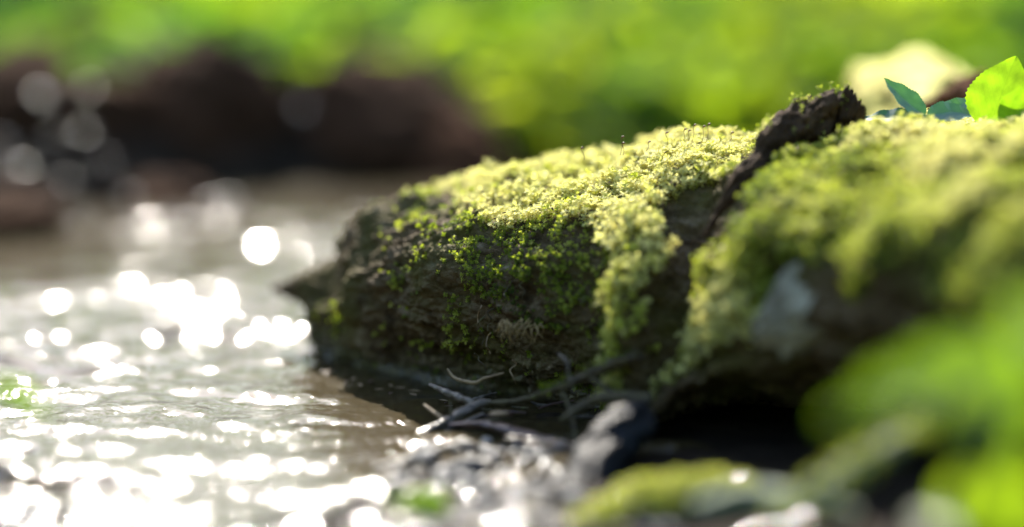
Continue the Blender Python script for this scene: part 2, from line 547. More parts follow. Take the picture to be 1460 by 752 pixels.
# control rings, photo pixel and depth: under front, waterline, middle, shoulder, ridge, back shoulder, back foot, under middle
R = [
    [(392, 414, 1.150), (391, 412, 1.148), (391, 410, 1.148), (392, 408, 1.15), (394, 407, 1.152), (395, 408, 1.155), (395, 411, 1.155), (394, 413, 1.153)],
    [(418, 424, 1.146), (416, 421, 1.140), (415, 414, 1.138), (416, 406, 1.14), (420, 400, 1.150), (424, 403, 1.16), (424, 414, 1.16), (421, 422, 1.153)],
    [(446, 440, 1.140), (442, 436, 1.130), (440, 420, 1.122), (445, 398, 1.125), (455, 380, 1.145), (462, 392, 1.175), (460, 420, 1.18), (452, 442, 1.16)],
    [(464, 535, 1.125), (456, 500, 1.120), (456, 450, 1.105), (466, 395, 1.110), (482, 352, 1.140), (494, 368, 1.19), (486, 440, 1.2), (476, 540, 1.18)],
    [(492, 560, 1.090), (488, 520, 1.092), (490, 440, 1.070), (502, 345, 1.080), (522, 280, 1.115), (534, 298, 1.19), (528, 420, 1.21), (505, 560, 1.15)],
    [(560, 580, 1.050), (558, 538, 1.058), (556, 440, 1.035), (560, 325, 1.045), (570, 260, 1.095), (580, 276, 1.18), (590, 420, 1.21), (570, 590, 1.13)],
    [(650, 600, 1.015), (648, 560, 1.025), (645, 450, 1.010), (650, 320, 1.015), (660, 246, 1.075), (670, 262, 1.17), (680, 420, 1.20), (660, 610, 1.1)],
    [(750, 630, 0.985), (748, 590, 0.995), (746, 480, 0.988), (750, 335, 0.990), (758, 236, 1.055), (768, 250, 1.16), (780, 420, 1.19), (760, 640, 1.08)],
    [(850, 650, 0.955), (850, 605, 0.965), (850, 490, 0.965), (854, 335, 0.970), (862, 218, 1.040), (872, 236, 1.14), (880, 420, 1.18), (860, 650, 1.06)],
    [(905, 640, 0.925), (905, 590, 0.930), (905, 470, 0.930), (908, 350, 0.945), (920, 210, 1.025), (930, 226, 1.13), (940, 420, 1.17), (910, 640, 1.05)],
    [(948, 575, 0.925), (948, 540, 0.935), (948, 450, 0.940), (955, 335, 0.955), (975, 200, 1.010), (985, 220, 1.12), (990, 420, 1.16), (955, 600, 1.05)],
    [(1000, 545, 0.925), (1000, 515, 0.930), (998, 430, 0.935), (1005, 320, 0.950), (1030, 197, 0.995), (1040, 215, 1.10), (1040, 420, 1.15), (1005, 590, 1.05)],
    [(1050, 530, 0.915), (1050, 500, 0.905), (1046, 410, 0.900), (1052, 300, 0.915), (1085, 195, 0.985), (1092, 215, 1.09), (1090, 420, 1.14), (1060, 580, 1.04)],
    [(1150, 530, 0.900), (1150, 490, 0.885), (1146, 400, 0.875), (1152, 285, 0.895), (1180, 186, 0.970), (1188, 208, 1.08), (1190, 420, 1.12), (1160, 580, 1.02)],
    [(1290, 540, 0.880), (1290, 470, 0.855), (1288, 380, 0.845), (1295, 265, 0.870), (1320, 178, 0.950), (1325, 200, 1.06), (1330, 420, 1.10), (1300, 590, 1.0)],
    [(1450, 570, 0.850), (1450, 490, 0.820), (1448, 380, 0.810), (1455, 265, 0.835), (1480, 176, 0.930), (1490, 200, 1.04), (1490, 420, 1.08), (1460, 610, .97)],
    [(1640, 600, 0.820), (1640, 500, 0.790), (1640, 380, 0.780), (1650, 260, 0.810), (1680, 172, 0.900), (1690, 200, 1.01), (1690, 420, 1.05), (1650, 640, .94)],
    [(1850, 600, 0.800), (1850, 500, 0.770), (1850, 380, 0.760), (1860, 260, 0.790), (1880, 175, 0.880), (1890, 200, 0.98), (1890, 420, 1.02), (1860, 640, .92)],
]
R = np.array(R, float)
xs_ = R[:, 3, 0]
low = np.interp(xs_, [440, 466, 502, 560, 650, 760, 860, 1200, 1600], [0, 16, 34, 36, 38, 38, 35, 26, 26])
for c_, w_ in ((3, 0.6), (4, 1.0), (5, 1.0)):
    R[:, c_, 1] += low * w_
wl = np.interp(xs_, [440, 520, 600, 850, 960], [0, 12, 26, 26, 0])
R[:, 0, 1] -= wl; R[:, 1, 1] -= wl
R[:, 0, 2] += wl * 0.0009; R[:, 1, 2] += wl * 0.0009
R[:, 1:3, 2] -= np.interp(xs_, [1100, 1290, 1450, 1850], [0, 0.030, 0.040, 0.04])[:, None]
R[:, 3, 2] -= np.interp(xs_, [1100, 1290, 1450, 1850], [0, 0.012, 0.016, 0.016])
CP = P(R[..., 0], R[..., 1], R[..., 2])
NS, NR = 900, 460
L = spline(CP, NS)
L = np.swapaxes(spline_closed(np.swapaxes(L, 0, 1), NR), 0, 1)      # (NS, NR, 3)


def grid_normals(L):
    du = np.gradient(L, axis=0)
    dv = (np.roll(L, -1, 1) - np.roll(L, 1, 1))
    n = np.cross(du, dv)
    n /= np.linalg.norm(n, axis=-1)[..., None] + 1e-12
    c = L.mean(1, keepdims=True)
    if np.mean(np.sum(n * (L - c), -1)) < 0:
        n = -n
    return n


def inpoly(x, y, poly):
    r = np.zeros(x.shape, bool)
    px, py = zip(*poly)
    j = len(poly) - 1
    for i in range(len(poly)):
        c = ((py[i] > y) != (py[j] > y)) & (x < (px[j] - px[i]) * (y - py[i]) / (py[j] - py[i] + 1e-9) + px[i])
        r ^= c
        j = i
    return r


CUSHION = [(600, 225), (1080, 150), (1095, 205), (1040, 255), (1000, 272), (965, 295), (915, 322), (890, 375), (868, 345), (800, 330), (720, 342), (680, 318), (650, 290)]
HANGING = [(650, 300), (720, 325), (800, 325), (890, 335), (900, 420), (890, 500), (830, 480), (760, 460), (700, 430), (645, 370)]
LUMP = [(893, 372), (912, 332), (930, 335), (930, 385), (912, 430), (912, 480), (908, 570), (890, 570), (884, 500), (880, 420)]
RIGHT = [(1170, 120), (1900, 120), (1900, 460), (1440, 450), (1335, 425), (1315, 375), (1262, 395), (1215, 430), (1200, 375), (1120, 385), (1105, 470), (1035, 500), (960, 560), (935, 575), (975, 490), (1000, 430), (1026, 375), (1068, 308), (1106, 246), (1215, 190)]
LEFTP = [(500, 225), (700, 225), (690, 260), (640, 330), (600, 410), (545, 410), (540, 350), (600, 290), (520, 300)]
STREAK = [(640, 330), (680, 400), (640, 480), (625, 540), (590, 540), (600, 440)]
LOWER = [(840, 440), (890, 430), (895, 520), (900, 600), (850, 590), (820, 500)]
TIPM = [(450, 430), (490, 430), (495, 500), (455, 500)]


def dens_at(x, y, back, q):
    """How thick the moss stands on the log surface, 0..1."""
    j = 14 * fbm(q * 90, 3)
    x2, y2 = x + j, y + 12 * fbm(q * 90 + 40, 3)
    n = fbm(q * 140 + 7, 3)
    n2 = fbm(q * 320 + 3, 2)
    d = 0.11 * sstep(0.0, 0.5, n) * (x > 540) * (x < 930) * sstep(570, 520, y)
    d = np.maximum(d, inpoly(x2, y2, LEFTP) * sstep(-0.02, 0.45, n) * 0.6)
    d = np.maximum(d, inpoly(x2, y2, STREAK) * sstep(0.0, 0.5, n) * 0.45)
    d = np.maximum(d, inpoly(x2, y2, TIPM) * sstep(0.0, 0.5, n) * 0.4)
    d = np.maximum(d, inpoly(x2, y2, LOWER) * sstep(0.0, 0.6, n) * 0.35)
    d = np.maximum(d, inpoly(x2, y2, HANGING) * sstep(-0.45, 0.25, n + 0.5 * n2) * np.clip(1.5 - (y - 330) / 150, 0.22, 1.0))
    d = np.maximum(d, inpoly(x2, y2, CUSHION) * (1 - 0.8 * sstep(0.45, 0.75, n2)) * np.clip(0.12 + (x - 600) / 210, 0.1, 1))
    d = np.maximum(d, inpoly(x2, y2, LUMP) * 1.0)
    d = np.maximum(d, inpoly(x2, y2, RIGHT) * (1 - 0.6 * sstep(0.5, 0.8, n2)))
    return np.where(back, np.clip((x - 590) / 190, 0, 1), d)


nrm = grid_normals(L)
ring = np.arange(NR) / NR * 8                                         # ring parameter in control steps
px, py, pd = project(L.reshape(-1, 3))
px, py = px.reshape(NS, NR), py.reshape(NS, NR)
backm = np.broadcast_to((ring > 4.15) & (ring < 6.2), (NS, NR))
den = dens_at(px, py, backm, L)
# soften the mask for the cushion thickness
thick = den.copy()
for _ in range(14):
    thick = (thick + np.roll(thick, 1, 1) + np.roll(thick, -1, 1) + np.roll(thick, 1, 0) + np.roll(thick, -1, 0)) / 5
axis_dir = np.array([0.835, -0.55, 0.05]); axis_dir /= np.linalg.norm(axis_dir)
along = L @ axis_dir
q1 = L.copy() - 0.75 * along[..., None] * axis_dir                     # stretched along the grain
endf = sstep(0, 130, np.arange(NS))[:, None]
disp = (0.0050 * fbm(L * 34, 3) + 0.0032 * fbm(q1 * 150 + 5, 4) + 0.0015 * fbm(L * 560, 4, 0.65)) * (0.25 + 0.75 * endf)
ridge = 1 - np.abs(fbm(q1 * 75 + 11, 3))
disp += 0.0022 * (ridge - 0.6) * (1 - thick) * endf
disp += thick * (0.0025 + 0.0032 * fbm(L * 75 + 3, 3) + 0.0045 * sstep(960, 1100, px) * fbm(L * 32 + 8, 2) + 0.0035 * inpoly(px, py, LUMP))
LB = L + nrm * disp[..., None]
V = LB.reshape(-1, 3)
c0, c1 = LB[0].mean(0), LB[-1].mean(0)
F = [tuple(f) for f in grid_faces(NS, NR, True).tolist()]
F.append(tuple(range(NR))[::-1]); F.append(tuple(range((NS - 1) * NR, NS * NR)))
bt = MAT_BARK.node_tree
bs = next(n for n in bt.nodes if n.type == 'BSDF_PRINCIPLED')
an = bt.nodes.new('ShaderNodeTexNoise'); an.inputs['Scale'].default_value = 34; an.inputs['Detail'].default_value = 6
bt.links.new(next(n for n in bt.nodes if n.type == 'TEX_COORD').outputs['Object'], an.inputs['Vector'])
ar = bt.nodes.new('ShaderNodeMapRange')
for k_, v_ in ((1, 0.44), (2, 0.66), (3, 0.0), (4, 0.75)):
    ar.inputs[k_].default_value = v_
bt.links.new(an.outputs[0], ar.inputs[0])
am = bt.nodes.new('ShaderNodeMix'); am.data_type = 'RGBA'
bt.links.new(ar.outputs[0], am.inputs[0])
bt.links.new(bs.inputs['Base Color'].links[0].from_socket, am.inputs[6])
am.inputs[7].default_value = (0.105, 0.095, 0.022, 1)
bt.links.new(am.outputs[2], bs.inputs['Base Color'])
sx = bt.nodes.new('ShaderNodeSeparateXYZ'); gc = bt.nodes.new('ShaderNodeNewGeometry')
bt.links.new(gc.outputs['Position'], sx.inputs[0])
wn_ = bt.nodes.new('ShaderNodeTexNoise'); wn_.inputs['Scale'].default_value = 60
bt.links.new(gc.outputs['Position'], wn_.inputs['Vector'])
wa = bt.nodes.new('ShaderNodeMath'); wa.operation = 'MULTIPLY_ADD'; wa.inputs[1].default_value = -0.03
bt.links.new(wn_.outputs[0], wa.inputs[0]); bt.links.new(sx.outputs[2], wa.inputs[2])
wm = bt.nodes.new('ShaderNodeMapRange')
for k_, v_ in ((1, -0.006), (2, 0.006), (3, 0.85), (4, 0.0)):
    wm.inputs[k_].default_value = v_
bt.links.new(wa.outputs[0], wm.inputs[0])
bt.links.new(wm.outputs[0], bs.inputs['Coat Weight'])
bark = mesh('bark', V, F, MAT_BARK, LOG)


# --- moss shoots: short leafy stems, thousands of leaves
def shoot_variant(r, n=20, h=1.0, leaf=0.40, whorl=7):
    Vs, Fs, T = [], [], []
    bend = r.normal(0, 0.10, 2)
    for k in range(n):
        top = k >= n - whorl
        u = 0.93 + 0.07 * r.random() if top else 0.15 + 0.78 * (k / (n - whorl)) ** 0.8
        a = k * 2.39996 + r.normal(0, 0.2)
        el = math.radians(r.uniform(12, 65) if top else r.uniform(5, 45))
        ln = leaf * (r.uniform(0.85, 1.2) if top else r.uniform(0.55, 0.95) * (0.6 + 0.4 * u))
        w = ln * 0.24
        o = np.array([bend[0] * u * u, bend[1] * u * u, u * h])
        d = np.array([math.cos(a) * math.cos(el), math.sin(a) * math.cos(el), math.sin(el)])
        s = np.array([-math.sin(a), math.cos(a), 0])
        nn = np.cross(d, s)
        b = len(Vs)
        mid = o + d * ln * 0.5
        Vs += [o, mid + s * w - nn * w * 0.35, o + d * ln - np.array([0, 0, ln * 0.22]), mid - s * w - nn * w * 0.35, mid + nn * 0.0]
        Fs += [(b, b + 4, b + 1), (b + 1, b + 4, b + 2), (b, b + 3, b + 4), (b + 4, b + 3, b + 2)]
        T += [u] * 5
    return np.array(Vs), np.array(Fs), np.array(T)


def rand_frames(nv, r, tilt):
    """Rotation matrices with z along nv (jittered)."""
    z = nv + r.normal(0, tilt, nv.shape)
    z /= np.linalg.norm(z, axis=1)[:, None]
    a = r.normal(0, 1, nv.shape)
    x = np.cross(a, z)
    x /= np.linalg.norm(x, axis=1)[:, None]
    y = np.cross(z, x)
    return np.stack([x, y, z], -1)                                     # columns


def instance(variants, pos, frames, scale, tint, r):
    Vs, Fs, Ts, o = [], [], [], 0
    pick = r.integers(0, len(variants), len(pos))
    for k, (v, f, t) in enumerate(variants):
        s = np.where(pick == k)[0]
        if not len(s):
            continue
        vv = np.einsum('nij,mj->nmi', frames[s], v) * scale[s][:, None, None] + pos[s][:, None]
        Vs.append(vv.reshape(-1, 3))
        Fs.append((f[None] + (np.arange(len(s)) * len(v))[:, None, None] + o).reshape(-1, f.shape[1]))
        Ts.append((tint[s][:, None] + 0.30 * (t[None] - 0.75)).ravel())
        o += len(s) * len(v)
    return np.concatenate(Vs), np.concatenate(Fs), np.clip(np.concatenate(Ts), 0, 1)


def scatter_on_log(mask_fn, spacing, r, rows=slice(0, NS)):
    """Random points on the displaced log, one per spacing^2 of area times the density."""
    A = np.linalg.norm(np.cross(np.gradient(LB, axis=0), np.gradient(LB, axis=1)), axis=-1)
    w = A * mask_fn
    n = int(w.sum() / spacing ** 2)
    idx = r.choice(NS * NR, size=n, p=(w / w.sum()).ravel())
    i, j = np.divmod(idx, NR)
    i = np.clip(i, 0, NS - 2)
    f, g = r.random(n)[:, None], r.random(n)[:, None]
    j2 = (j + 1) % NR
    p = (LB[i, j] * (1 - f) + LB[i + 1, j] * f) * (1 - g) + (LB[i, j2] * (1 - f) + LB[i + 1, j2] * f) * g
    return p, nrm[i, j], px[i, j], py[i, j], den[i, j]


vr = np.random.default_rng(21)
SHOOT = [shoot_variant(vr, n=int(vr.integers(17, 25))) for _ in range(9)]
SPARSE = [shoot_variant(vr, n=int(vr.integers(11, 15)), leaf=0.42, whorl=5) for _ in range(6)]
up = np.array([0, 0, 1.0])
vis = np.broadcast_to((ring < 5.3) & (ring > 0.7), (NS, NR))


def add_moss(name, mask, spacing, size, seed, variants, tint0, uprate=0.6, label=None, tilt=0.35):
    r = np.random.default_rng(seed)
    p, n, x, y, dn = scatter_on_log(np.where(vis, mask, 0), spacing, r)
    nv = n + up * uprate
    nv /= np.linalg.norm(nv, axis=1)[:, None]
    fr = rand_frames(nv, r, tilt)
    patch = fbm(p * 45 + seed, 3)
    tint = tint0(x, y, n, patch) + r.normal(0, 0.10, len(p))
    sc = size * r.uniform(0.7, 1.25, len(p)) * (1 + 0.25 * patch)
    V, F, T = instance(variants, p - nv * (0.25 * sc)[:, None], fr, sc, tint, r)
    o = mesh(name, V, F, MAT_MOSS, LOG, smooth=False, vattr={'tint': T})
    if label:
        o['label'] = label
    return len(p)


xb = px < 955
isC = inpoly(px, py, CUSHION) | (backm & (px < 1090))
m_hang = den * (~isC) * (px < 890) * (px > 640)
m_left = den * (~isC) * (px <= 640)
isL = inpoly(px, py, [(870, 340), (945, 325), (945, 400), (930, 470), (925, 610), (870, 610)]) & (~isC) & (px >= 890)
m_lump = den * isL
m_right = den * (~isC) * (px >= 890) * (~isL)
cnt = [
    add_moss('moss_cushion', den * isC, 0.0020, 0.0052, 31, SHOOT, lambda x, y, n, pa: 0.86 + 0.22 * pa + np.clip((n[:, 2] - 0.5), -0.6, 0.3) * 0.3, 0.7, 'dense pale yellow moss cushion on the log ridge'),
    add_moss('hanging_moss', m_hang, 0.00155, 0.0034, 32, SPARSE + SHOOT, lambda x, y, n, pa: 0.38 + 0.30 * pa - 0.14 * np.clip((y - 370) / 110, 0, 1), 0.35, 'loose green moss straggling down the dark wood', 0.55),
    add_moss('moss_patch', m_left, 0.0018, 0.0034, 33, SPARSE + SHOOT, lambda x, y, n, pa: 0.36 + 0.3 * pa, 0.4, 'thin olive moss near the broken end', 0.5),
    add_moss('moss_mat', m_right, 0.0021, 0.0050, 34, SHOOT, lambda x, y, n, pa: 0.42 + 0.5 * pa + 0.30 * np.clip((x - 1180) / 160, 0, 1) * np.clip((420 - y) / 150, 0, 1) + 0.2 * np.clip((250 - y) / 50, 0, 1) + 0.3 * np.clip((1075 - x - (y - 330) * -0.4) / 60, 0, 1) * (y > 270), 0.9, 'thick green moss mat over the near half of the log'),  # tint paler toward the top right; left edge lifted as painted sunlight
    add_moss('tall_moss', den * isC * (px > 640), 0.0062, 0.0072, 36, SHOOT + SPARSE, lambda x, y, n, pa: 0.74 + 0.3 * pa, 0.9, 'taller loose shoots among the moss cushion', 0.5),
    add_moss('mossy_edge', m_lump, 0.0021, 0.0056, 35, SHOOT, lambda x, y, n, pa: 0.85 + 0.25 * pa - 0.35 * np.clip((y - 470) / 110, 0, 1), 0.9, 'moss tinted pale yellow as if sunlit along the edge of the crack'),  # the raised tint paints the sun caught along this edge
]
print('moss shoots', cnt)


r = np.random.default_rng(44)
p, n, x, y, dn = scatter_on_log(np.where(vis & (px < 1100) & isC, 1.0, 0), 0.0105, r)
fl = np.array([[-1, 0, 0], [-.2, .45, .15], [1, 0, 0], [.2, -.45, .1], [0, 0, .35]])
ff = np.array([[0, 4, 1], [1, 4, 2], [2, 4, 3], [3, 4, 0]])
VV, FF, TT = instance([(fl, ff, np.full(5, .75))], p + n * 0.0042, rand_frames(n + up, r, 0.5), r.uniform(0.0008, 0.0022, len(p)), np.full(len(p), 0.5), r)
mesh('bark_litter', VV, FF, MAT_RIDGE, LOG, smooth=False)


# --- sporophytes standing above the cushion
def sporo(x, y0, y1, d, lean):
    b, t = P(float(x), float(y0), d), P(float(x + lean), float(y1), d)
    m = (b + t) / 2 + np.array([0.0006, 0, 0])
    return join([tube_geo([b, m, t], [0.00014, 0.00013, 0.00012], 8, 5, 0),
                 tube_geo([t, t + np.array([0.0003, 0, 0.0006]), t + np.array([0.0008, 0, 0.0009]), t + np.array([0.0013, 0, 0.0007])], [0.00013, 0.00032, 0.00036, 0.00012], 8, 8, 0)])


for x, y0, y1, lean in [(884, 222, 198, 2), (888, 222, 207, -1), (921, 216, 205, 3), (951, 210, 192, -2), (972, 206, 187, 3), (980, 206, 189, 1), (985, 206, 181, 4), (1000, 204, 183, 2), (1006, 204, 180, 3), (1040, 202, 192, 2), (833, 228, 214, -5)]:
    V, F = sporo(x, y0, y1, 1.005, lean)
    mesh('spore_capsule', V, F, MAT_CAPS, LOG)

# --- dark raised flap of bark across the log
pts = [P(1004., 336., 0.938), P(1030., 294., 0.940), P(1052., 262., 0.942), P(1085., 228., 0.95), P(1115., 192., 0.958), P(1150., 172., 0.966), P(1190., 160., 0.972), P(1210., 166., 0.972), P(1218., 184., 0.970)]
V, F = tube_geo(pts, [0.0012, 0.0024, 0.0036, 0.0054, 0.0072, 0.0084, 0.0082, 0.0080, 0.004], 200, 80, 0.42, 0.85, 4.0, 2.8)
V = V + 0.0022 * fbm(V * 420, 4, 0.6)[:, None] * np.array([0.5, 0.5, 1])
endw = sstep(0.137, 0.143, V[:, 0]) if False else sstep(1180, 1212, project(V)[0])
V = V + endw[:, None] * (0.0035 * fbm(V * 330 + 9, 3))[:, None] * np.array([0.6, 0.3, 1.4])
mesh('bark_flap', V, F, MAT_RIDGE, LOG)
r = np.random.default_rng(15)
gs = []
for k in range(16):
    x0, y0 = r.uniform(1165, 1216), r.uniform(146, 185)
    b = P(x0, y0, 0.970)
    tpp = P(x0 + r.uniform(-4, 16), y0 - r.uniform(4, 20), 0.970 + r.uniform(-0.006, 0.004))
    gs.append(tube_geo([b, (b + tpp) / 2 + r.normal(0, 0.0005, 3), tpp], [r.uniform(0.0008, 0.0018), r.uniform(0.0006, 0.0012), 0.0002], 10, 7, 0.3, 1, k))
Vs_, Fs_ = join(gs)
mesh('splinters', Vs_, Fs_, MAT_RIDGE, LOG)
r = np.random.default_rng(5)
tp = V[(V[:, 2] > np.percentile(V[:, 2], 55))]
tp = tp[r.choice(len(tp), 360)]
sel = (vnoise(tp * 160) > 0.6)
tp = tp[sel]
VV, FF, TT = instance(SPARSE, tp - up * 0.0008, rand_frames(np.tile(up, (len(tp), 1)), r, 0.5), r.uniform(0.002, 0.0038, len(tp)), 0.35 + r.normal(0, .1, len(tp)), r)
mesh('flap_moss', VV, FF, MAT_MOSS, LOG, smooth=False, vattr={'tint': TT})

# --- pale bare patch of wood on the near flank, straw fibres, roots
V, F = rock_geo(3, (1, 1, 1), 5, 0.34, 1.6, 0.09)
ax1 = P(1235., 372., 0.862) - P(1118., 482., 0.862)
u1 = ax1 / np.linalg.norm(ax1)
u2 = np.cross(u1, FWD); u2 /= np.linalg.norm(u2)
u3 = np.cross(u1, u2)
V = P(1160., 430., 0.872) + V[:, :1] * u1 * 0.0270 + V[:, 1:2] * u2 * 0.0135 + V[:, 2:] * u3 * 0.010
mesh('bare_wood', V, F, MAT_PALE, LOG)

r = np.random.default_rng(8)
g = []
for k in range(34):
    x0, y0 = r.uniform(716, 772), 458 + r.uniform(-5, 9)
    d0 = 0.972
    a = np.array([x0, y0]); b = a + np.array([r.uniform(-14, 6), r.uniform(4, 16)]); c = b + np.array([r.uniform(-10, 8), r.uniform(4, 18)])
    g.append(tube_geo([P(a[0], a[1], d0), P(b[0], b[1], d0 - r.uniform(0.001, 0.007)), P(c[0], c[1], d0 - r.uniform(0.0, 0.006))], [0.0003, 0.00026, 0.0001], 10, 5, 0))
V, F = join(g)
mesh('straw_fibres', V, F, MAT_FIBRE, LOG)
for k in range(14):
    x0, y0 = r.uniform(620, 880), r.uniform(400, 540)
    dd = np.interp(x0, [620, 750, 880], [1.0, 0.975, 0.945])
    pts = [P(x0, y0, dd)]
    for s in range(4):
        x0 += r.uniform(-10, 10); y0 += r.uniform(3, 14)
        pts.append(P(x0, y0, dd - r.uniform(-0.004, 0.006)))
    V, F = tube_geo(pts, [0.0003, 0.0003, 0.00028, 0.0002, 0.0001], 22, 6, 0.2)
    mesh('rootlet', V, F, MAT_ROOT if k % 3 else MAT_TAN, LOG)

# ------------------------------------------------------------------ driftwood at the waterline
def stick(name, label, cat, pts, rad, mat, n=60, seg=18, rough=0.25, flat=1.0, seed=0, extra=None, group=None, freq=3.0):
    V, F = tube_geo([P(*map(float, p)) for p in pts], rad, n, seg, rough, flat, seed, freq)
    if extra is None:
        o = mesh(name, V, F, mat)
        return tag(o, label, cat, group)
    t = thing(name, label, cat, P(*map(float, pts[0])), group)
    mesh('stem', V, F, mat, t)
    for e in extra:
        V, F = tube_geo([P(*map(float, p)) for p in e[1]], e[2], n, seg, rough, flat, seed + 3)
        mesh(e[0], V, F, e[3] if len(e) > 3 else mat, t)
    return t


ft = stick('forked_twig', 'long forked wet twig reaching from the water up to the log', 'twig',
      [(594, 622, 0.944), (640, 600, 0.955), (680, 578, 0.962), (700, 574, 0.961)],
      [0.0018, 0.0024, 0.0022, 0.0014], MAT_TWIG, 60, 22, 0.35, 0.8, 1,
      extra=[('branch', [(682, 578, 0.962), (650, 565, 0.972), (612, 548, 0.985)], [0.0016, 0.0018, 0.0008]),
             ('branch', [(606, 634, 0.941), (650, 610, 0.952), (690, 590, 0.957)], [0.0010, 0.0014, 0.0008]),
             ('branch', [(694, 575, 0.961), (740, 571, 0.955), (790, 556, 0.945), (850, 530, 0.935), (912, 505, 0.925)], [0.0012, 0.0011, 0.0018, 0.0025, 0.0028], MAT_ROOT),
             ('branch', [(800, 555, 0.943), (815, 590, 0.935), (822, 640, 0.92)], [0.0010, 0.0009, 0.0006], MAT_ROOT),
             ('branch', [(838, 535, 0.936), (862, 552, 0.93), (888, 565, 0.925)], [0.0012, 0.0010, 0.0007], MAT_ROOT)])
r = np.random.default_rng(61)
mp_ = spline([P(770., 562., 0.949), P(790., 556., 0.945), P(850., 530., 0.935), P(900., 510., 0.927)], 200)[r.integers(0, 200, 170)]
mp_ = mp_ + r.normal(0, 0.0010, mp_.shape) + up * 0.001
VV, FF, TT = instance(SPARSE, mp_, rand_frames(np.tile(up, (170, 1)), r, 0.7), r.uniform(0.0014, 0.0028, 170), 0.25 + r.normal(0, 0.1, 170), r)
mesh('moss', VV, FF, MAT_MOSS, ft, smooth=False, vattr={'tint': TT})
for k in range(26):
    x0, y0 = r.uniform(640, 880), r.uniform(572, 660)
    p0 = G(x0, y0, 0.003)
    if k % 4 == 0 or y0 > 640:
        p0[2] += 0.002
    a = r.uniform(-0.5, 0.5) + (np.pi if r.random() < .5 else 0)
    ln = r.uniform(0.006, 0.018)
    dv = np.array([np.cos(a), np.sin(a), r.uniform(-0.05, 0.2)]) * ln
    V, F = tube_geo([p0, p0 + dv * 0.5 + r.normal(0, 0.001, 3) * np.array([1, 1, .4]), p0 + dv], [0.0004, r.uniform(0.0005, 0.0009), 0.0003], 20, 8, 0.35, 1, k)
    kind = int(r.integers(0, 3))
    tag(mesh('twig', V, F, (MAT_ROOT, MAT_RED, MAT_TWIG)[kind]), ('brown', 'reddish', 'grey')[kind] + ' scrap of twig in the mud below the log', 'twig', ('brown', 'reddish', 'grey')[kind] + ' twig scraps in the mud')
stick('bark_strip', 'dark reddish strip of bark lying along the muddy waterline', 'bark',
      [(640, 606, 0.950), (690, 606, 0.945), (740, 618, 0.935), (800, 632, 0.925)], [0.0012, 0.0026, 0.0032, 0.0016], MAT_RED, 60, 22, 0.25, 0.6, 2)
stick('short_twig', 'short pale orange twig poking out over the water', 'twig',
      [(604, 577, 0.962), (618, 588, 0.958), (636, 600, 0.953)], [0.0006, 0.0007, 0.0008], MAT_TAN, 20, 10, 0.2, 1, 3)
stick('upright_twig', 'thin dark twig standing upright beside the forked twig', 'twig',
      [(642, 572, 0.957), (643, 590, 0.955), (642, 612, 0.953)], [0.0004, 0.0005, 0.0005], MAT_ROOT, 18, 8, 0.2, 1, 4)
stick('curved_twig', 'thin bent tan twig against the dark wood above the waterline', 'twig',
      [(638, 526, 0.985), (650, 540, 0.982), (676, 546, 0.977), (690, 540, 0.975), (718, 532, 0.972)], [0.0004, 0.0007, 0.0008, 0.0006, 0.0003], MAT_TAN, 40, 8, 0.3, 1, 5)
stick('hanging_root', 'thin grey root hanging off the log above the forked twig', 'root',
      [(797, 505, 0.95), (808, 516, 0.943), (812, 535, 0.942), (818, 560, 0.938)], [0.0006, 0.0007, 0.0006, 0.0003], MAT_TWIG, 30, 8, 0.3, 1, 6)
stick('wet_root', 'dull brown root in the shade below the mossy lump', 'root',
      [(800, 600, 0.93), (840, 574, 0.928), (880, 566, 0.922), (930, 570, 0.915)], [0.0010, 0.0019, 0.0022, 0.002], MAT_ROOT, 50, 14, 0.35, 1, 7)
stick('sodden_stick', 'sodden grey stick half sunk among the shore pebbles', 'stick',
      [(535, 668, 0.885), (590, 655, 0.89), (630, 640, 0.90), (664, 628, 0.905)], [0.0016, 0.0022, 0.0018, 0.001], MAT_TWIG, 50, 16, 0.3, 0.8, 8)
stick('pale_twig', 'thin pale twig lying across the black mud', 'twig',
      [(752, 627, 0.918), (790, 632, 0.914), (830, 638, 0.908)], [0.0005, 0.0007, 0.0005], MAT_TWIG, 30, 8, 0.3, 1, 9)
st = thing('broken_stick', 'thick black broken stick leaning end up against the mossy log', 'stick', P(850., 700., 0.865))
V, F = tube_geo([P(915., 585., 0.905), P(900., 600., 0.90), P(868., 640., 0.888), P(838., 690., 0.868), P(822., 720., 0.855)], [0.0045, 0.0088, 0.0095, 0.0098, 0.009], 120, 60, 0.22, 0.85, 4, 4.0)
ax = P(838., 690., .868) - P(900., 600., .90); ax /= np.linalg.norm(ax)
V = V + (0.0012 * fbm((V - 0.85 * (V @ ax)[:, None] * ax) * 420, 3))[:, None] * up
mesh('stem', V, F, MAT_STICK, st)
V, F = tube_geo([P(905., 592., 0.897), P(880., 604., 0.888), P(862., 618., 0.883)], [0.002, 0.0035, 0.0015], 40, 20, 0.3, 0.7, 6, 4)
mesh('splinter', V, F, MAT_STICK, st)

